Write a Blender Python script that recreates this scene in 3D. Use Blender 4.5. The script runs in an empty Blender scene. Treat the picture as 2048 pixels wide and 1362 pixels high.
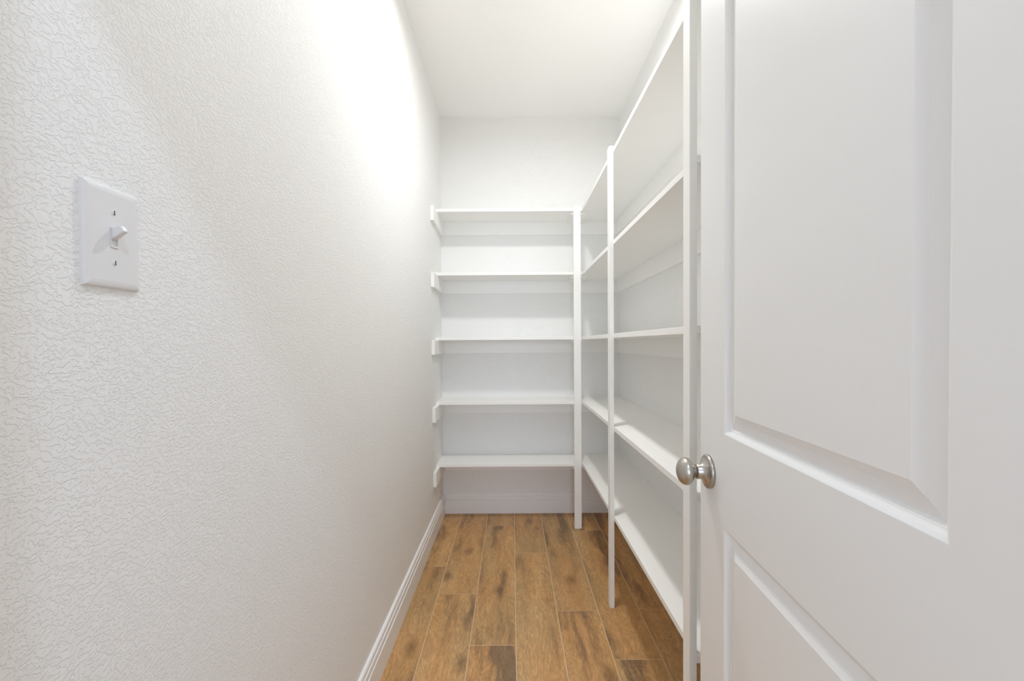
import bpy, bmesh, math, random
from mathutils import Vector, Matrix

random.seed(7)
SC = bpy.context.scene
COL = SC.collection

# ------------------------------------------------------------------ camera
F_PX, PP_Y, CAM_H = 887.0, 702.1, 1.185
cam = bpy.data.cameras.new('camera')
cam.sensor_width = 36.0
cam.lens = F_PX / 2048.0 * 36.0
cam.shift_y = (PP_Y - 681.0) / 2048.0
cam.clip_start = 0.01
cam_o = bpy.data.objects.new('camera', cam)
COL.objects.link(cam_o)
pt, rl = math.radians(-1.01), math.radians(0.372)
fwd = Vector((0, math.cos(pt), math.sin(pt)))
upv = Vector((0, -math.sin(pt), math.cos(pt)))
rgt = Vector((1, 0, 0))
r2 = math.cos(rl) * rgt - math.sin(rl) * upv
u2 = math.sin(rl) * rgt + math.cos(rl) * upv
cam_o.matrix_world = Matrix(((r2.x, u2.x, -fwd.x, 0), (r2.y, u2.y, -fwd.y, 0),
                             (r2.z, u2.z, -fwd.z, CAM_H), (0, 0, 0, 1)))
SC.camera = cam_o

# ------------------------------------------------------------------ world, lights, exposure
w = bpy.data.worlds.new('world')
SC.world = w
w.use_nodes = True
w.node_tree.nodes['Background'].inputs[0].default_value = (1, 1, 1, 1)
w.node_tree.nodes['Background'].inputs[1].default_value = 0.0


def disc_light(name, loc, size, power, color, rot=(0, 0, 0)):
    l = bpy.data.lights.new(name, 'AREA')
    l.shape = 'DISK'
    l.size = size
    l.energy = power
    l.color = color
    o = bpy.data.objects.new(name, l)
    o.location = loc
    o.rotation_euler = rot
    COL.objects.link(o)
    return o


disc_light('pantry_ceiling_light', (0.15, 1.735, 2.715), 0.13, 13.4, (0.985, 0.985, 0.965)).data.spread = math.radians(172)
disc_light('hall_ceiling_light', (0.32, -0.47, 2.715), 0.12, 10.0, (0.68, 0.86, 1.14))
disc_light('hall_fill_light', (0.1, -3.9, 1.5), 1.7, 56.0, (0.72, 0.89, 1.12), (math.radians(90), 0, 0))  # added soft fill from the far end of the hall, no window there

SC.view_settings.view_transform = 'Standard'
SC.view_settings.look = 'None'
SC.view_settings.gamma = 1.0
SC.view_settings.use_curve_mapping = False
SC.view_settings.exposure = 0.14
SC.cycles.max_bounces = 16
SC.cycles.diffuse_bounces = 12
SC.cycles.glossy_bounces = 6

# ------------------------------------------------------------------ materials


def new_mat(name, base, rough=0.5, metal=0.0, spec=0.5):
    m = bpy.data.materials.new(name)
    m.use_nodes = True
    b = m.node_tree.nodes['Principled BSDF']
    b.inputs['Base Color'].default_value = (*base, 1)
    b.inputs['Roughness'].default_value = rough
    b.inputs['Metallic'].default_value = metal
    b.inputs['Specular IOR Level'].default_value = spec
    return m, m.node_tree, b


def node(nt, t, **kw):
    n = nt.nodes.new(t)
    for k, v in kw.items():
        setattr(n, k, v)
    return n


def math_n(nt, op, a, b=None, clamp=False):
    n = node(nt, 'ShaderNodeMath', operation=op, use_clamp=clamp)
    for i, v in enumerate((a, b)):
        if v is None:
            continue
        if isinstance(v, (int, float)):
            n.inputs[i].default_value = v
        else:
            nt.links.new(v, n.inputs[i])
    return n.outputs[0]


def wall_material(name, base, strength, rough):
    """painted drywall with a fine knock-down texture"""
    m, nt, b = new_mat(name, base, rough, 0, 0.4)
    tc = node(nt, 'ShaderNodeNewGeometry')
    pos = tc.outputs['Position']
    warp = node(nt, 'ShaderNodeTexNoise')
    warp.inputs['Scale'].default_value = 55
    warp.inputs['Detail'].default_value = 2
    nt.links.new(pos, warp.inputs['Vector'])
    mix = node(nt, 'ShaderNodeVectorMath', operation='MULTIPLY_ADD')
    nt.links.new(warp.outputs['Color'], mix.inputs[0])
    mix.inputs[1].default_value = (0.012, 0.012, 0.012)
    nt.links.new(pos, mix.inputs[2])
    st = node(nt, 'ShaderNodeMapping')
    st.inputs['Scale'].default_value = (0.75, 0.75, 1.2)
    nt.links.new(mix.outputs[0], st.inputs['Vector'])
    n1 = node(nt, 'ShaderNodeTexNoise')
    n1.inputs['Scale'].default_value = 180
    n1.inputs['Detail'].default_value = 3
    n1.inputs['Roughness'].default_value = 0.55
    nt.links.new(st.outputs[0], n1.inputs['Vector'])
    r1 = node(nt, 'ShaderNodeMapRange', interpolation_type='SMOOTHSTEP')
    r1.inputs['From Min'].default_value = 0.45
    r1.inputs['From Max'].default_value = 0.55
    nt.links.new(n1.outputs['Fac'], r1.inputs['Value'])
    n2 = node(nt, 'ShaderNodeTexNoise')
    n2.inputs['Scale'].default_value = 45
    n2.inputs['Detail'].default_value = 2
    nt.links.new(pos, n2.inputs['Vector'])
    h = math_n(nt, 'ADD', math_n(nt, 'MULTIPLY', r1.outputs[0], 0.55), math_n(nt, 'MULTIPLY', n2.outputs['Fac'], 0.8))
    bp = node(nt, 'ShaderNodeBump')
    bp.inputs['Strength'].default_value = strength
    bp.inputs['Distance'].default_value = 0.0012
    nt.links.new(h, bp.inputs['Height'])
    nt.links.new(bp.outputs['Normal'], b.inputs['Normal'])
    return m


M = {}
M['wall'] = wall_material('painted_drywall', (0.865, 0.865, 0.858), 0.72, 0.62)
M['ceiling'] = wall_material('ceiling_paint', (0.90, 0.90, 0.895), 0.10, 0.7)
M['trim'] = new_mat('white_trim_paint', (0.88, 0.885, 0.885), 0.35)[0]
M['shelf'] = new_mat('white_shelf_paint', (0.91, 0.91, 0.895), 0.42)[0]
M['door'] = new_mat('white_door_paint', (0.86, 0.868, 0.878), 0.33)[0]
M['plastic'] = new_mat('white_switch_plastic', (0.78, 0.78, 0.79), 0.25)[0]
M['dark'] = new_mat('dark_slot', (0.05, 0.05, 0.05), 0.6)[0]
M['gap'] = new_mat('seam_highlight_tan', (0.74, 0.55, 0.36), 0.6)[0]  # subfloor seen in the seams, light tan paints the highlight on plank bevels


def shelf_relief():
    m = M['shelf']
    nt = m.node_tree
    b = nt.nodes['Principled BSDF']
    g = node(nt, 'ShaderNodeNewGeometry')
    n = node(nt, 'ShaderNodeTexNoise')
    n.inputs['Scale'].default_value = 60
    nt.links.new(g.outputs['Position'], n.inputs['Vector'])
    bp = node(nt, 'ShaderNodeBump')
    bp.inputs['Strength'].default_value = 0.12
    bp.inputs['Distance'].default_value = 0.0006
    nt.links.new(n.outputs['Fac'], bp.inputs['Height'])
    nt.links.new(bp.outputs['Normal'], b.inputs['Normal'])


shelf_relief()


def nickel():
    m, nt, b = new_mat('brushed_nickel', (0.52, 0.49, 0.45), 0.3, 1.0)
    tc = node(nt, 'ShaderNodeTexCoord')
    mp = node(nt, 'ShaderNodeMapping')
    mp.inputs['Scale'].default_value = (60, 60, 900)
    nt.links.new(tc.outputs['Object'], mp.inputs['Vector'])
    n = node(nt, 'ShaderNodeTexNoise')
    n.inputs['Scale'].default_value = 1
    nt.links.new(mp.outputs[0], n.inputs['Vector'])
    nt.links.new(math_n(nt, 'ADD', math_n(nt, 'MULTIPLY', n.outputs['Fac'], 0.12), 0.25), b.inputs['Roughness'])
    return m


M['nickel'] = nickel()


def wood():
    m, nt, b = new_mat('oak_plank', (0.3, 0.15, 0.06), 0.42, 0, 0.4)
    L = nt.links
    at = node(nt, 'ShaderNodeAttribute', attribute_type='OBJECT', attribute_name='seed')
    tc = node(nt, 'ShaderNodeTexCoord')
    off = node(nt, 'ShaderNodeVectorMath', operation='MULTIPLY_ADD')
    comb = node(nt, 'ShaderNodeCombineXYZ')
    for i in range(3):
        L.new(at.outputs['Fac'], comb.inputs[i])
    L.new(comb.outputs[0], off.inputs[0])
    off.inputs[1].default_value = (17.3, 9.1, 5.7)
    L.new(tc.outputs['Object'], off.inputs[2])
    P = off.outputs[0]

    def noise(scale, detail=3, rough=0.5, sc=1.0, dist=0.0):
        mp = node(nt, 'ShaderNodeMapping')
        mp.inputs['Scale'].default_value = scale
        L.new(P, mp.inputs['Vector'])
        n = node(nt, 'ShaderNodeTexNoise')
        n.inputs['Scale'].default_value = sc
        n.inputs['Detail'].default_value = detail
        n.inputs['Roughness'].default_value = rough
        n.inputs['Distortion'].default_value = dist
        L.new(mp.outputs[0], n.inputs['Vector'])
        return n.outputs['Fac']

    patch = noise((10, 1.7, 1), 9, 0.62, 1.0, 0.25)         # long brown streaks
    warm = noise((7, 1.6, 1), 2, 0.5, 1.0)
    fine = noise((230, 38, 1), 8, 0.78)                    # pores
    mid = noise((70, 13, 1), 6, 0.72)
    # cathedral figure: contour lines of a stretched noise
    fig = noise((8.5, 1.7, 1), 1.5, 0.4, 1.0, 0.6)
    rings = math_n(nt, 'SINE', math_n(nt, 'ADD', math_n(nt, 'MULTIPLY', fig, 230), math_n(nt, 'MULTIPLY', mid, 3.5)))
    rings = math_n(nt, 'MULTIPLY_ADD', rings, 0.5)
    rings.node.inputs[2].default_value = 0.5
    # knots
    mpv = node(nt, 'ShaderNodeMapping')
    mpv.inputs['Scale'].default_value = (3.3, 1.5, 1)
    L.new(P, mpv.inputs['Vector'])
    vo = node(nt, 'ShaderNodeTexVoronoi', voronoi_dimensions='2D')
    vo.inputs['Scale'].default_value = 1.0
    L.new(mpv.outputs[0], vo.inputs['Vector'])
    kn = node(nt, 'ShaderNodeMapRange', interpolation_type='SMOOTHSTEP')
    kn.inputs['From Min'].default_value = 0.16
    kn.inputs['From Max'].default_value = 0.02
    L.new(math_n(nt, 'ADD', vo.outputs['Distance'], math_n(nt, 'MULTIPLY', mid, 0.06)), kn.inputs['Value'])
    # base tone
    cr = node(nt, 'ShaderNodeValToRGB')
    e = cr.color_ramp.elements
    e[0].position, e[0].color = 0.365, (0.250, 0.152, 0.078, 1)
    e[1].position, e[1].color = 0.66, (0.60, 0.365, 0.165, 1)
    x = cr.color_ramp.elements.new(0.46)
    x.color = (0.49, 0.288, 0.122, 1)
    L.new(patch, cr.inputs['Fac'])
    tint = node(nt, 'ShaderNodeMix', data_type='RGBA', blend_type='MULTIPLY')
    cr2 = node(nt, 'ShaderNodeValToRGB')
    cr2.color_ramp.elements[0].position, cr2.color_ramp.elements[0].color = 0.38, (0.90, 0.95, 0.98, 1)
    cr2.color_ramp.elements[1].position, cr2.color_ramp.elements[1].color = 0.62, (1.04, 0.96, 0.88, 1)
    L.new(warm, cr2.inputs['Fac'])
    tint.inputs['Factor'].default_value = 0.9
    L.new(cr.outputs['Color'], tint.inputs['A'])
    L.new(cr2.outputs['Color'], tint.inputs['B'])
    # value modulation
    v = math_n(nt, 'ADD', math_n(nt, 'MULTIPLY', rings, 0.15), 0.92)
    v = math_n(nt, 'MULTIPLY', v, math_n(nt, 'ADD', math_n(nt, 'MULTIPLY', fine, 1.6), 0.20))
    v = math_n(nt, 'MULTIPLY', v, math_n(nt, 'ADD', math_n(nt, 'MULTIPLY', mid, 0.7), 0.65))
    v = math_n(nt, 'MULTIPLY', v, math_n(nt, 'SUBTRACT', 1.0, math_n(nt, 'MULTIPLY', kn.outputs[0], 0.5)))
    at2 = node(nt, 'ShaderNodeAttribute', attribute_type='OBJECT', attribute_name='tone')
    v = math_n(nt, 'MULTIPLY', v, at2.outputs['Fac'])
    mul = node(nt, 'ShaderNodeVectorMath', operation='SCALE')
    L.new(tint.outputs['Result'], mul.inputs[0])
    L.new(v, mul.inputs['Scale'])
    L.new(mul.outputs[0], b.inputs['Base Color'])
    bp = node(nt, 'ShaderNodeBump')
    bp.inputs['Strength'].default_value = 0.25
    bp.inputs['Distance'].default_value = 0.0006
    L.new(math_n(nt, 'ADD', fine, mid), bp.inputs['Height'])
    L.new(bp.outputs['Normal'], b.inputs['Normal'])
    return m


M['wood'] = wood()

# ------------------------------------------------------------------ mesh helpers


def link(name, bm, mat, parent=None, loc=(0, 0, 0), smooth=False, bevel=0.0, kind=None):
    if bevel:
        bmesh.ops.bevel(bm, geom=list(bm.edges), offset=bevel, segments=1, affect='EDGES', clamp_overlap=True)
    bmesh.ops.recalc_face_normals(bm, faces=bm.faces)
    me = bpy.data.meshes.new(name)
    bm.to_mesh(me)
    bm.free()
    if smooth:
        for p in me.polygons:
            p.use_smooth = True
    o = bpy.data.objects.new(name, me)
    o.location = loc
    if mat:
        me.materials.append(mat)
    COL.objects.link(o)
    if parent:
        o.parent = parent
    if kind:
        o['kind'] = kind
    return o


def box_bm(x0, x1, y0, y1, z0, z1, bm=None):
    bm = bm or bmesh.new()
    vs = [bm.verts.new((x, y, z)) for z in (z0, z1) for y in (y0, y1) for x in (x0, x1)]
    for f in ((0, 2, 3, 1), (4, 5, 7, 6), (0, 1, 5, 4), (2, 6, 7, 3), (0, 4, 6, 2), (1, 3, 7, 5)):
        bm.faces.new([vs[i] for i in f])
    return bm


def box(name, x0, x1, y0, y1, z0, z1, mat, parent=None, bevel=0.0, kind=None):
    """a box whose origin sits at the centre of its underside"""
    c = Vector(((x0 + x1) / 2, (y0 + y1) / 2, z0))
    bm = box_bm(x0 - c.x, x1 - c.x, y0 - c.y, y1 - c.y, 0, z1 - z0)
    loc = c - (Vector(parent.location) if parent else Vector())
    return link(name, bm, mat, parent, loc, bevel=bevel, kind=kind)


def empty(name, loc, label=None, cat=None, rotz=0, kind=None):
    o = bpy.data.objects.new(name, None)
    o.location = loc
    o.rotation_euler = (0, 0, rotz)
    COL.objects.link(o)
    if label:
        o['label'] = label
    if cat:
        o['category'] = cat
    if kind:
        o['kind'] = kind
    return o


def lathe_bm(prof, seg=48):
    """profile of (distance along axis, radius), turned about the X axis towards -X"""
    bm = bmesh.new()
    rings = []
    for d, r in prof:
        if r < 1e-6:
            rings.append([bm.verts.new((-d, 0, 0))])
        else:
            rings.append([bm.verts.new((-d, r * math.cos(2 * math.pi * k / seg), r * math.sin(2 * math.pi * k / seg)))
                          for k in range(seg)])
    for a, b in zip(rings, rings[1:]):
        for k in range(seg):
            j = (k + 1) % seg
            if len(a) == 1 and len(b) == 1:
                continue
            if len(a) == 1:
                bm.faces.new((a[0], b[k], b[j]))
            elif len(b) == 1:
                bm.faces.new((a[k], b[0], a[j]))
            else:
                bm.faces.new((a[k], b[k], b[j], a[j]))
    return bm


# ------------------------------------------------------------------ room dimensions (metres)
XL, XR = -0.487, 0.7435          # left and right walls
YF, YB = 0.25, 3.085             # inner face of the doorway wall, back wall
HC = 2.74
WT = 0.12
HY = -4.1                        # hall behind the camera
HX0, HX1 = -1.5, 1.6
OX0, OX1, OH = -0.335, 0.425, 2.05   # doorway

# shell
box('wall_left', XL - WT, XL, YF, YB + WT, 0, HC, M['wall'], kind='structure')
box('wall_right', XR, XR + WT, YF, YB + WT, 0, HC, M['wall'], kind='structure')
box('wall_back', XL, XR, YB, YB + WT, 0, HC, M['wall'], kind='structure')
wf = box_bm(HX0, OX0, YF - WT, YF, 0, HC)
box_bm(OX1, HX1, YF - WT, YF, 0, HC, wf)
box_bm(OX0, OX1, YF - WT, YF, OH, HC, wf)
link('wall_front', wf, M['wall'], kind='structure')
box('wall_hall_left', HX0 - WT, HX0, HY, YF - WT, 0, HC, M['wall'], kind='structure')
box('wall_hall_right', HX1, HX1 + WT, HY, YF - WT, 0, HC, M['wall'], kind='structure')
box('wall_hall_back', HX0, HX1, HY - WT, HY, 0, HC, M['wall'], kind='structure')
box('ceiling', HX0 - WT, HX1 + WT, HY - WT, YB + WT, HC, HC + 0.1, M['ceiling'], kind='structure')
floor = box('floor', HX0 - WT, HX1 + WT, HY - WT, YB + WT, -0.06, -0.0012, M['gap'], kind='structure')

# ------------------------------------------------------------------ floor planks
PITCH, X0, PL = 0.1825, 0.0085, 1.14
anchors = {-3: 2.339, -2: 2.082, -1: 2.8615, 0: 2.487, 1: 1.941, 2: 2.779, 3: 1.950}
tones = [0.96, 1.04, 1.0, 0.93, 1.07, 0.98, 1.02]
kk = 0
y_lo, y_hi = HY, YB
for c in range(-9, 9):
    xa, xb = X0 + c * PITCH, X0 + (c + 1) * PITCH
    xa, xb = max(xa, HX0), min(xb, HX1)
    if xb - xa < 0.01:
        continue
    a = anchors.get(c, 0.35 * ((c * 7) % 5))
    cuts = [a + k * PL for k in range(-8, 4)]
    if c == -3:
        cuts = [2.886 if abs(v - 2.339 - PL) < 0.01 else v for v in cuts]
    cuts = [y_lo] + [v for v in cuts if y_lo + 0.02 < v < y_hi - 0.02] + [y_hi]
    for ya, yb in zip(cuts, cuts[1:]):
        # inside the closet wall to wall, in the hall the full width
        segs = [(xa, xb, ya, yb)]
        if xa < XL - 0.01 or xb > XR + 0.01:
            if ya >= YF - WT:
                xa2, xb2 = max(xa, XL), min(xb, XR)
                if xb2 - xa2 < 0.01:
                    continue
                segs = [(xa2, xb2, ya, yb)]
            elif yb > YF - WT:
                segs = [(xa, xb, ya, YF - WT)]
                xa2, xb2 = max(xa, XL), min(xb, XR)
                if xb2 - xa2 >= 0.01:
                    segs.append((xa2, xb2, YF - WT, yb))
        for (p, q, r, s) in segs:
            g = 0.0014
            cx, cy = (p + q) / 2, (r + s) / 2
            bm = bmesh.new()
            t, bv = 0.006, 0.0009
            lo = [bm.verts.new((x, y, -t)) for x, y in ((p + g - cx, r + g - cy), (q - g - cx, r + g - cy), (q - g - cx, s - g - cy), (p + g - cx, s - g - cy))]
            md = [bm.verts.new((v.co.x, v.co.y, -bv)) for v in lo]
            tp = [bm.verts.new((v.co.x - math.copysign(bv, v.co.x), v.co.y - math.copysign(bv, v.co.y), 0)) for v in lo]
            for A, B in ((lo, md), (md, tp)):
                for i in range(4):
                    j = (i + 1) % 4
                    bm.faces.new((A[i], A[j], B[j], B[i]))
            bm.faces.new(tp)
            bm.faces.new(lo[::-1])
            o = link('plank', bm, M['wood'], floor, Vector((cx, cy, 0)) - floor.location)
            kk += 1
            o['seed'] = float((kk * 0.6180339) % 1.0) * 10
            o['tone'] = tones[kk % 7]

# ------------------------------------------------------------------ baseboards: moulded profile swept along the walls
PROF = [(0, 0), (0.016, 0), (0.016, 0.0895), (0.0150, 0.0910), (0.0085, 0.0918), (0.0085, 0.0955), (0.0130, 0.0965), (0.0138, 0.0985),
        (0.0138, 0.1125), (0.0125, 0.1150), (0.0070, 0.1158), (0.0070, 0.1195), (0.0105, 0.1205), (0.0108, 0.1300), (0.0085, 0.1350),
        (0.0040, 0.1375), (0, 0.1375)]


def baseboard(name, p0, p1, nrm, c0=0, c1=0):
    """c0 / c1: mitre slopes at either end (1 = inside corner)"""
    p0, p1, nrm = Vector(p0), Vector(p1), Vector(nrm)
    d = (p1 - p0).normalized()
    bm = bmesh.new()
    A = [bm.verts.new(p0 + nrm * o + d * o * c0 + Vector((0, 0, h))) for o, h in PROF]
    B = [bm.verts.new(p1 + nrm * o - d * o * c1 + Vector((0, 0, h))) for o, h in PROF]
    for i in range(len(PROF)):
        j = (i + 1) % len(PROF)
        bm.faces.new((A[i], A[j], B[j], B[i]))
    bm.faces.new(A)
    bm.faces.new(B[::-1])
    return link(name, bm, M['trim'], kind='structure')


baseboard('baseboard_left', (XL, YF, 0), (XL, YB, 0), (1, 0, 0), 0, 1)
baseboard('baseboard_back', (XL, YB, 0), (XR, YB, 0), (0, -1, 0), 1, 1)
baseboard('baseboard_right', (XR, YB, 0), (XR, YF, 0), (-1, 0, 0), 1, 0)

# door frame (jambs, head) around the doorway the camera stands in
jb = box_bm(OX0, OX0 + 0.018, YF - WT - 0.004, YF + 0.004, 0, OH - 0.018)
link('trim_1', jb, M['trim'], kind='structure', bevel=0.001)
jb = box_bm(OX1 - 0.018, OX1, YF - WT - 0.004, YF + 0.004, 0, OH - 0.018)
link('trim_2', jb, M['trim'], kind='structure', bevel=0.001)
jb = box_bm(OX0, OX1, YF - WT - 0.004, YF + 0.004, OH - 0.018, OH)
link('trim_3', jb, M['trim'], kind='structure', bevel=0.001)

# ------------------------------------------------------------------ shelving
SH = [2.0205, 1.618, 1.2062, 0.793, 0.394]       # undersides, top to bottom
ST = 0.019
SF = 2.826                                       # front edge of the back shelves
RX = 0.4500                                      # front edge of the right-hand shelves
PXL = 0.4345                                     # aisle face of the posts
CH = 0.089

u = empty('shelving_unit', (0.0, YB, 0),
          'white built-in shelving across the back wall, five shelves between left wall and corner post', 'shelving')
rank = ['top shelf, above eye level', 'second shelf from the top', 'middle shelf', 'second shelf from the floor',
        'lowest shelf']
for i, h in enumerate(SH):
    box('shelf', XL, RX - 0.0005, SF, YB, h, h + ST, M['shelf'], u, 0.0007)
    c = box('side_cleat', XL, XL + ST, 2.690 if i < 4 else 2.703, YB - ST, h - CH, h, M['shelf'], u, 0.0007)
    box('back_cleat', XL, RX - 0.0005, YB - ST, YB, h - CH, h, M['shelf'], u, 0.0007)
    box('joint_plate', 0.383, RX - 0.0005, SF + 0.016, YB - ST, h - 0.017, h, M['shelf'], u)
box('post', 0.393, 0.4375, SF - ST, SF, 0, SH[0] + ST + 0.007, M['shelf'], u, 0.0007)

r = empty('shelving_unit', (XR, 2.1, 0),
          'white built-in shelving along the right wall, five long shelves on two slim posts', 'shelving')
P2, P3 = 1.957, 1.078
for i, h in enumerate(SH):
    box('shelf', RX, XR, P3, YB, h, h + ST, M['shelf'], r, 0.0007)
    box('side_cleat', XR - ST, XR, P3, YB - ST, h - CH, h, M['shelf'], r, 0.0007)
    box('joint_plate', RX - 0.0005, 0.487, SF + 0.016, YB - ST, h - 0.017, h, M['shelf'], r)
    box('back_cleat', RX, XR, YB - ST, YB, h - CH, h, M['shelf'], r, 0.0007)
for y in (P2, P3):
    box('post', PXL, PXL + 0.0185, y, y + 0.040, 0, SH[0] + ST + 0.007, M['shelf'], r, 0.0007)
# shelves are notched round the posts by 3 mm: keep the posts in front of the shelf edge
for o in r.children:
    if o.name.startswith('post'):
        o.location.x -= 0.0030

# ------------------------------------------------------------------ light switch
PY0, PY1, PZ0, PZ1 = 0.502, 0.5775, 1.2545, 1.3765
py, pz = (PY0 + PY1) / 2, (PZ0 + PZ1) / 2
sw = empty('light_switch', (XL, py, pz), 'white toggle light switch with screwed plate on the left wall', 'light switch')
hw, hh = (PY1 - PY0) / 2, (PZ1 - PZ0) / 2
bm = bmesh.new()
# plate with rolled edge and a rectangular toggle opening
lv = [(0.0, 0.0), (0.0028, 0.0006), (0.0048, 0.0022), (0.0056, 0.0050), (0.0060, 0.0085)]   # (height, inset)
rings = []
for h, ins in lv:
    rings.append([bm.verts.new((h, sy * (hw - ins), sz * (hh - ins))) for sy, sz in ((-1, -1), (1, -1), (1, 1), (-1, 1))])
tw, th = 0.0056, 0.0124
rings.append([bm.verts.new((0.0060, sy * tw, sz * th)) for sy, sz in ((-1, -1), (1, -1), (1, 1), (-1, 1))])
rings.append([bm.verts.new((0.0015, sy * tw, sz * th)) for sy, sz in ((-1, -1), (1, -1), (1, 1), (-1, 1))])
for A, B in zip(rings, rings[1:]):
    for k in range(4):
        j = (k + 1) % 4
        bm.faces.new((A[k], A[j], B[j], B[k]))
bm.faces.new(rings[0][::-1])
bm.faces.new(rings[-1])
bmesh.ops.recalc_face_normals(bm, faces=bm.faces)
corner = [e for e in bm.edges if abs(e.verts[0].co.z) > hh - 0.01 and abs(e.verts[1].co.z) > hh - 0.01
          and abs(e.verts[0].co.x - e.verts[1].co.x) > 1e-5]
link('wall_plate', bm, M['plastic'], sw)
# toggle frame inside the opening
bm = bmesh.new()
fw = 0.0012
for y0, y1, z0, z1 in ((-tw + .0003, -tw + fw, -th + .0003, th - .0003), (tw - fw, tw - .0003, -th + .0003, th - .0003),
                       (-tw + fw, tw - fw, -th + .0003, -th + fw + 0.0014), (-tw + fw, tw - fw, th - fw, th - .0003)):
    box_bm(0.0016, 0.0068, y0, y1, z0, z1, bm)
box_bm(0.0016, 0.0040, -tw + fw, tw - fw, -th + fw, th - fw, bm)
link('toggle_frame', bm, M['plastic'], sw)
# the lever, tilted up
bm = bmesh.new()
secs = [(0.003, 0.0041, 0.0060), (0.010, 0.0039, 0.0052), (0.0195, 0.0037, 0.0042), (0.0208, 0.0030, 0.0034)]
rr = []
for d, a, b in secs:
    rr.append([bm.verts.new((d, sy * a, sz * b)) for sy, sz in ((-1, -1), (1, -1), (1, 1), (-1, 1))])
for A, B in zip(rr, rr[1:]):
    for k in range(4):
        j = (k + 1) % 4
        bm.faces.new((A[k], A[j], B[j], B[k]))
bm.faces.new(rr[0][::-1])
bm.faces.new(rr[-1])
bmesh.ops.rotate(bm, verts=bm.verts, cent=(0.002, 0, 0), matrix=Matrix.Rotation(math.radians(-27), 3, 'Y'))
bmesh.ops.translate(bm, verts=bm.verts, vec=(0, 0, 0.0025))
link('toggle', bm, M['plastic'], sw, bevel=0.0005)
for sz in (1, -1):
    bm = lathe_bm([(-0.0058, 0), (-0.0058, 0.0031), (-0.0063, 0.0029), (-0.0069, 0.0019), (-0.0070, 0.0)], 20)
    s = link('screw', bm, M['plastic'], sw, (0, 0, 0.0302 * sz), smooth=True)
    link('slot', box_bm(0.0066, 0.0073, -0.00055, 0.00055, -0.0026, 0.0026), M['dark'], s)

# ------------------------------------------------------------------ the open door
TD = 0.059
n = math.sqrt(1 + TD * TD)
DW, DH, DT = 0.711, 2.022, 0.035
ys = 0.976                                        # free edge
free = Vector((0.358 + TD * ys, ys, 0))
dirn = Vector((TD, 1, 0)) / n                     # hinge -> free edge
hinge = free - dirn * DW
ang = -math.atan(TD)
door = empty('door_1', (hinge.x, hinge.y, 0.008), kind='structure', rotz=ang)
door['label'] = 'white two-panel interior door standing open at the right, with a nickel knob'
# local frame: +Y from hinge to free edge, -X is the face towards the aisle, thickness goes to +X
zb = 0.008
UP0, UP1 = 1.0065 - zb, 1.905                     # upper panel opening
LP0, LP1 = 0.235, 0.8243 - zb
Y0, Y1 = 0.118, 0.588                             # panel opening along the door


def slab():
    bm = bmesh.new()
    yb_, zb_ = [0, Y0, Y1, DW], [0, LP0, LP1, UP0, UP1, DH]
    for x, flip in ((0, False), (DT, True)):
        V = [[bm.verts.new((x, y, z)) for z in zb_] for y in yb_]
        for i in range(3):
            for j in range(5):
                if i == 1 and j in (1, 3):
                    continue
                f = [V[i][j], V[i][j + 1], V[i + 1][j + 1], V[i + 1][j]]
                bm.faces.new(f[::-1] if flip else f)
    # edges
    def q(a, b, c, d):
        bm.faces.new([bm.verts.new(v) for v in (a, b, c, d)])
    q((0, 0, 0), (DT, 0, 0), (DT, 0, DH), (0, 0, DH))
    q((0, DW, 0), (0, DW, DH), (DT, DW, DH), (DT, DW, 0))
    q((0, 0, 0), (0, DW, 0), (DT, DW, 0), (DT, 0, 0))
    q((0, 0, DH), (DT, 0, DH), (DT, DW, DH), (0, DW, DH))
    # returns inside the openings
    for z0, z1 in ((LP0, LP1), (UP0, UP1)):
        q((0, Y0, z0), (0, Y1, z0), (DT, Y1, z0), (DT, Y0, z0))
        q((0, Y0, z1), (DT, Y0, z1), (DT, Y1, z1), (0, Y1, z1))
        q((0, Y0, z0), (DT, Y0, z0), (DT, Y0, z1), (0, Y0, z1))
        q((0, Y1, z0), (0, Y1, z1), (DT, Y1, z1), (DT, Y1, z0))
    bmesh.ops.remove_doubles(bm, verts=bm.verts, dist=1e-5)
    # ease the long edge at the free side
    es = [e for e in bm.edges if abs(e.verts[0].co.y - DW) < 1e-5 and abs(e.verts[1].co.y - DW) < 1e-5
          and abs(e.verts[0].co.x - e.verts[1].co.x) < 1e-5]
    bmesh.ops.bevel(bm, geom=es, offset=0.0015, segments=2, affect='EDGES')
    return bm


link('slab', slab(), M['door'], door)

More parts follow.
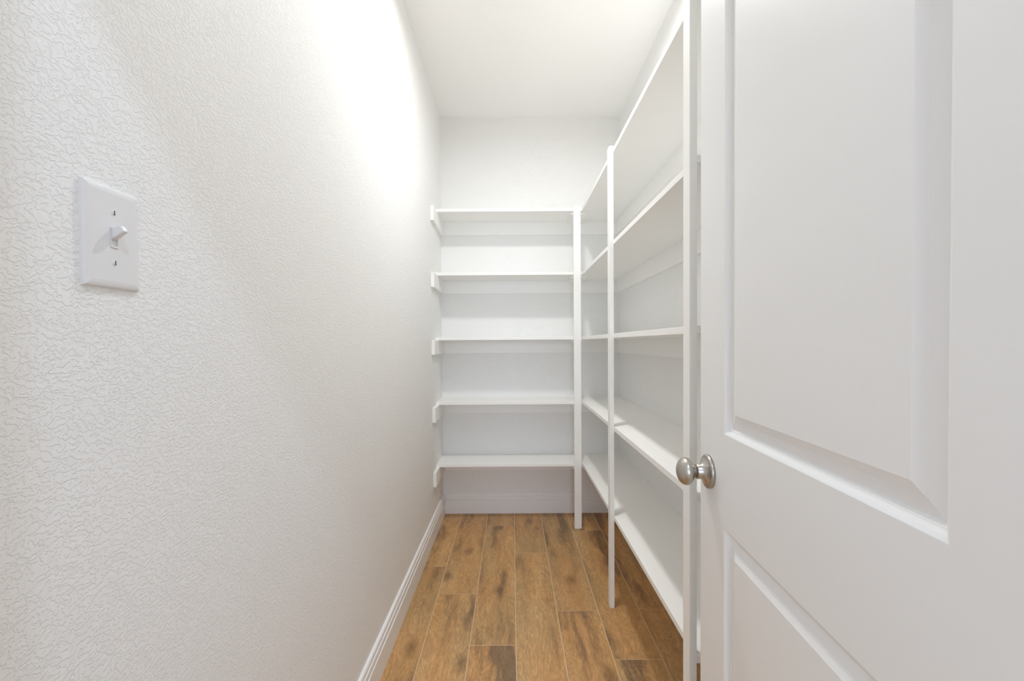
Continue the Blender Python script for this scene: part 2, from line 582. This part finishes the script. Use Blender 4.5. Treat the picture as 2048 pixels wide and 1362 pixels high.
# (inset from the opening, depth below the face): ogee, groove, fielded slope, raised field
PP = [(0, 0), (0.0015, 0.0006), (0.0045, 0.0024), (0.0085, 0.0064), (0.0105, 0.0072), (0.0115, 0.0092), (0.0130, 0.0108),
      (0.0150, 0.0106), (0.0305, 0.0070), (0.0312, 0.0066), (0.0422, 0.0024), (0.0435, 0.0018)]


def panel_bm(z0, z1):
    bm = bmesh.new()
    for side in (0, 1):
        R = []
        for ins, dep in PP:
            x = dep if side == 0 else DT - dep
            R.append([bm.verts.new((x, y, z)) for y, z in ((Y0 + ins, z0 + ins), (Y1 - ins, z0 + ins),
                                                           (Y1 - ins, z1 - ins), (Y0 + ins, z1 - ins))])
        for A, B in zip(R, R[1:]):
            for k in range(4):
                j = (k + 1) % 4
                bm.faces.new((A[k], A[j], B[j], B[k]))
        bm.faces.new(R[-1])
    return bm


for z0, z1 in ((UP0, UP1), (LP0, LP1)):
    link('raised_panel', panel_bm(z0, z1), M['door'], door)

KY, KZ = DW - 0.048, 0.913 - zb
for side in (0, 1):
    kn = [(0.0305, 0.0130), (0.0325, 0.0150), (0.0338, 0.0185)]
    cx_, a_, b_ = 0.0485, 0.0180, 0.0287
    kn = [(0.0290, 0.0120)] + [(cx_ - a_ * math.cos(t), b_ * math.sin(t)) for t in [math.radians(v) for v in range(26, 181, 6)]]
    kn[-1] = (cx_ + a_, 0.0)
    k_o = link('door_knob', lathe_bm(kn, 56), M['nickel'], door, (0 if side == 0 else DT, KY, KZ), smooth=True)
    if side == 1:
        k_o.rotation_euler = (0, 0, math.pi)
    ro = [(0, 0.0), (0, 0.0350), (0.0050, 0.0350), (0.0068, 0.0338), (0.0074, 0.0318), (0.0074, 0.0290), (0.0084, 0.0265), (0.0105, 0.0225),
          (0.0135, 0.0185), (0.0165, 0.0165), (0.0200, 0.0158), (0.0260, 0.0158), (0.0272, 0.0150), (0.0272, 0.0125)]
    link('rosette', lathe_bm(ro, 56), M['nickel'], k_o, smooth=True)
    link('neck', lathe_bm([(0.0265, 0.0), (0.0265, 0.0128), (0.0325, 0.0132), (0.0345, 0.0150), (0.0345, 0.0)], 40), M['nickel'], k_o, smooth=True)
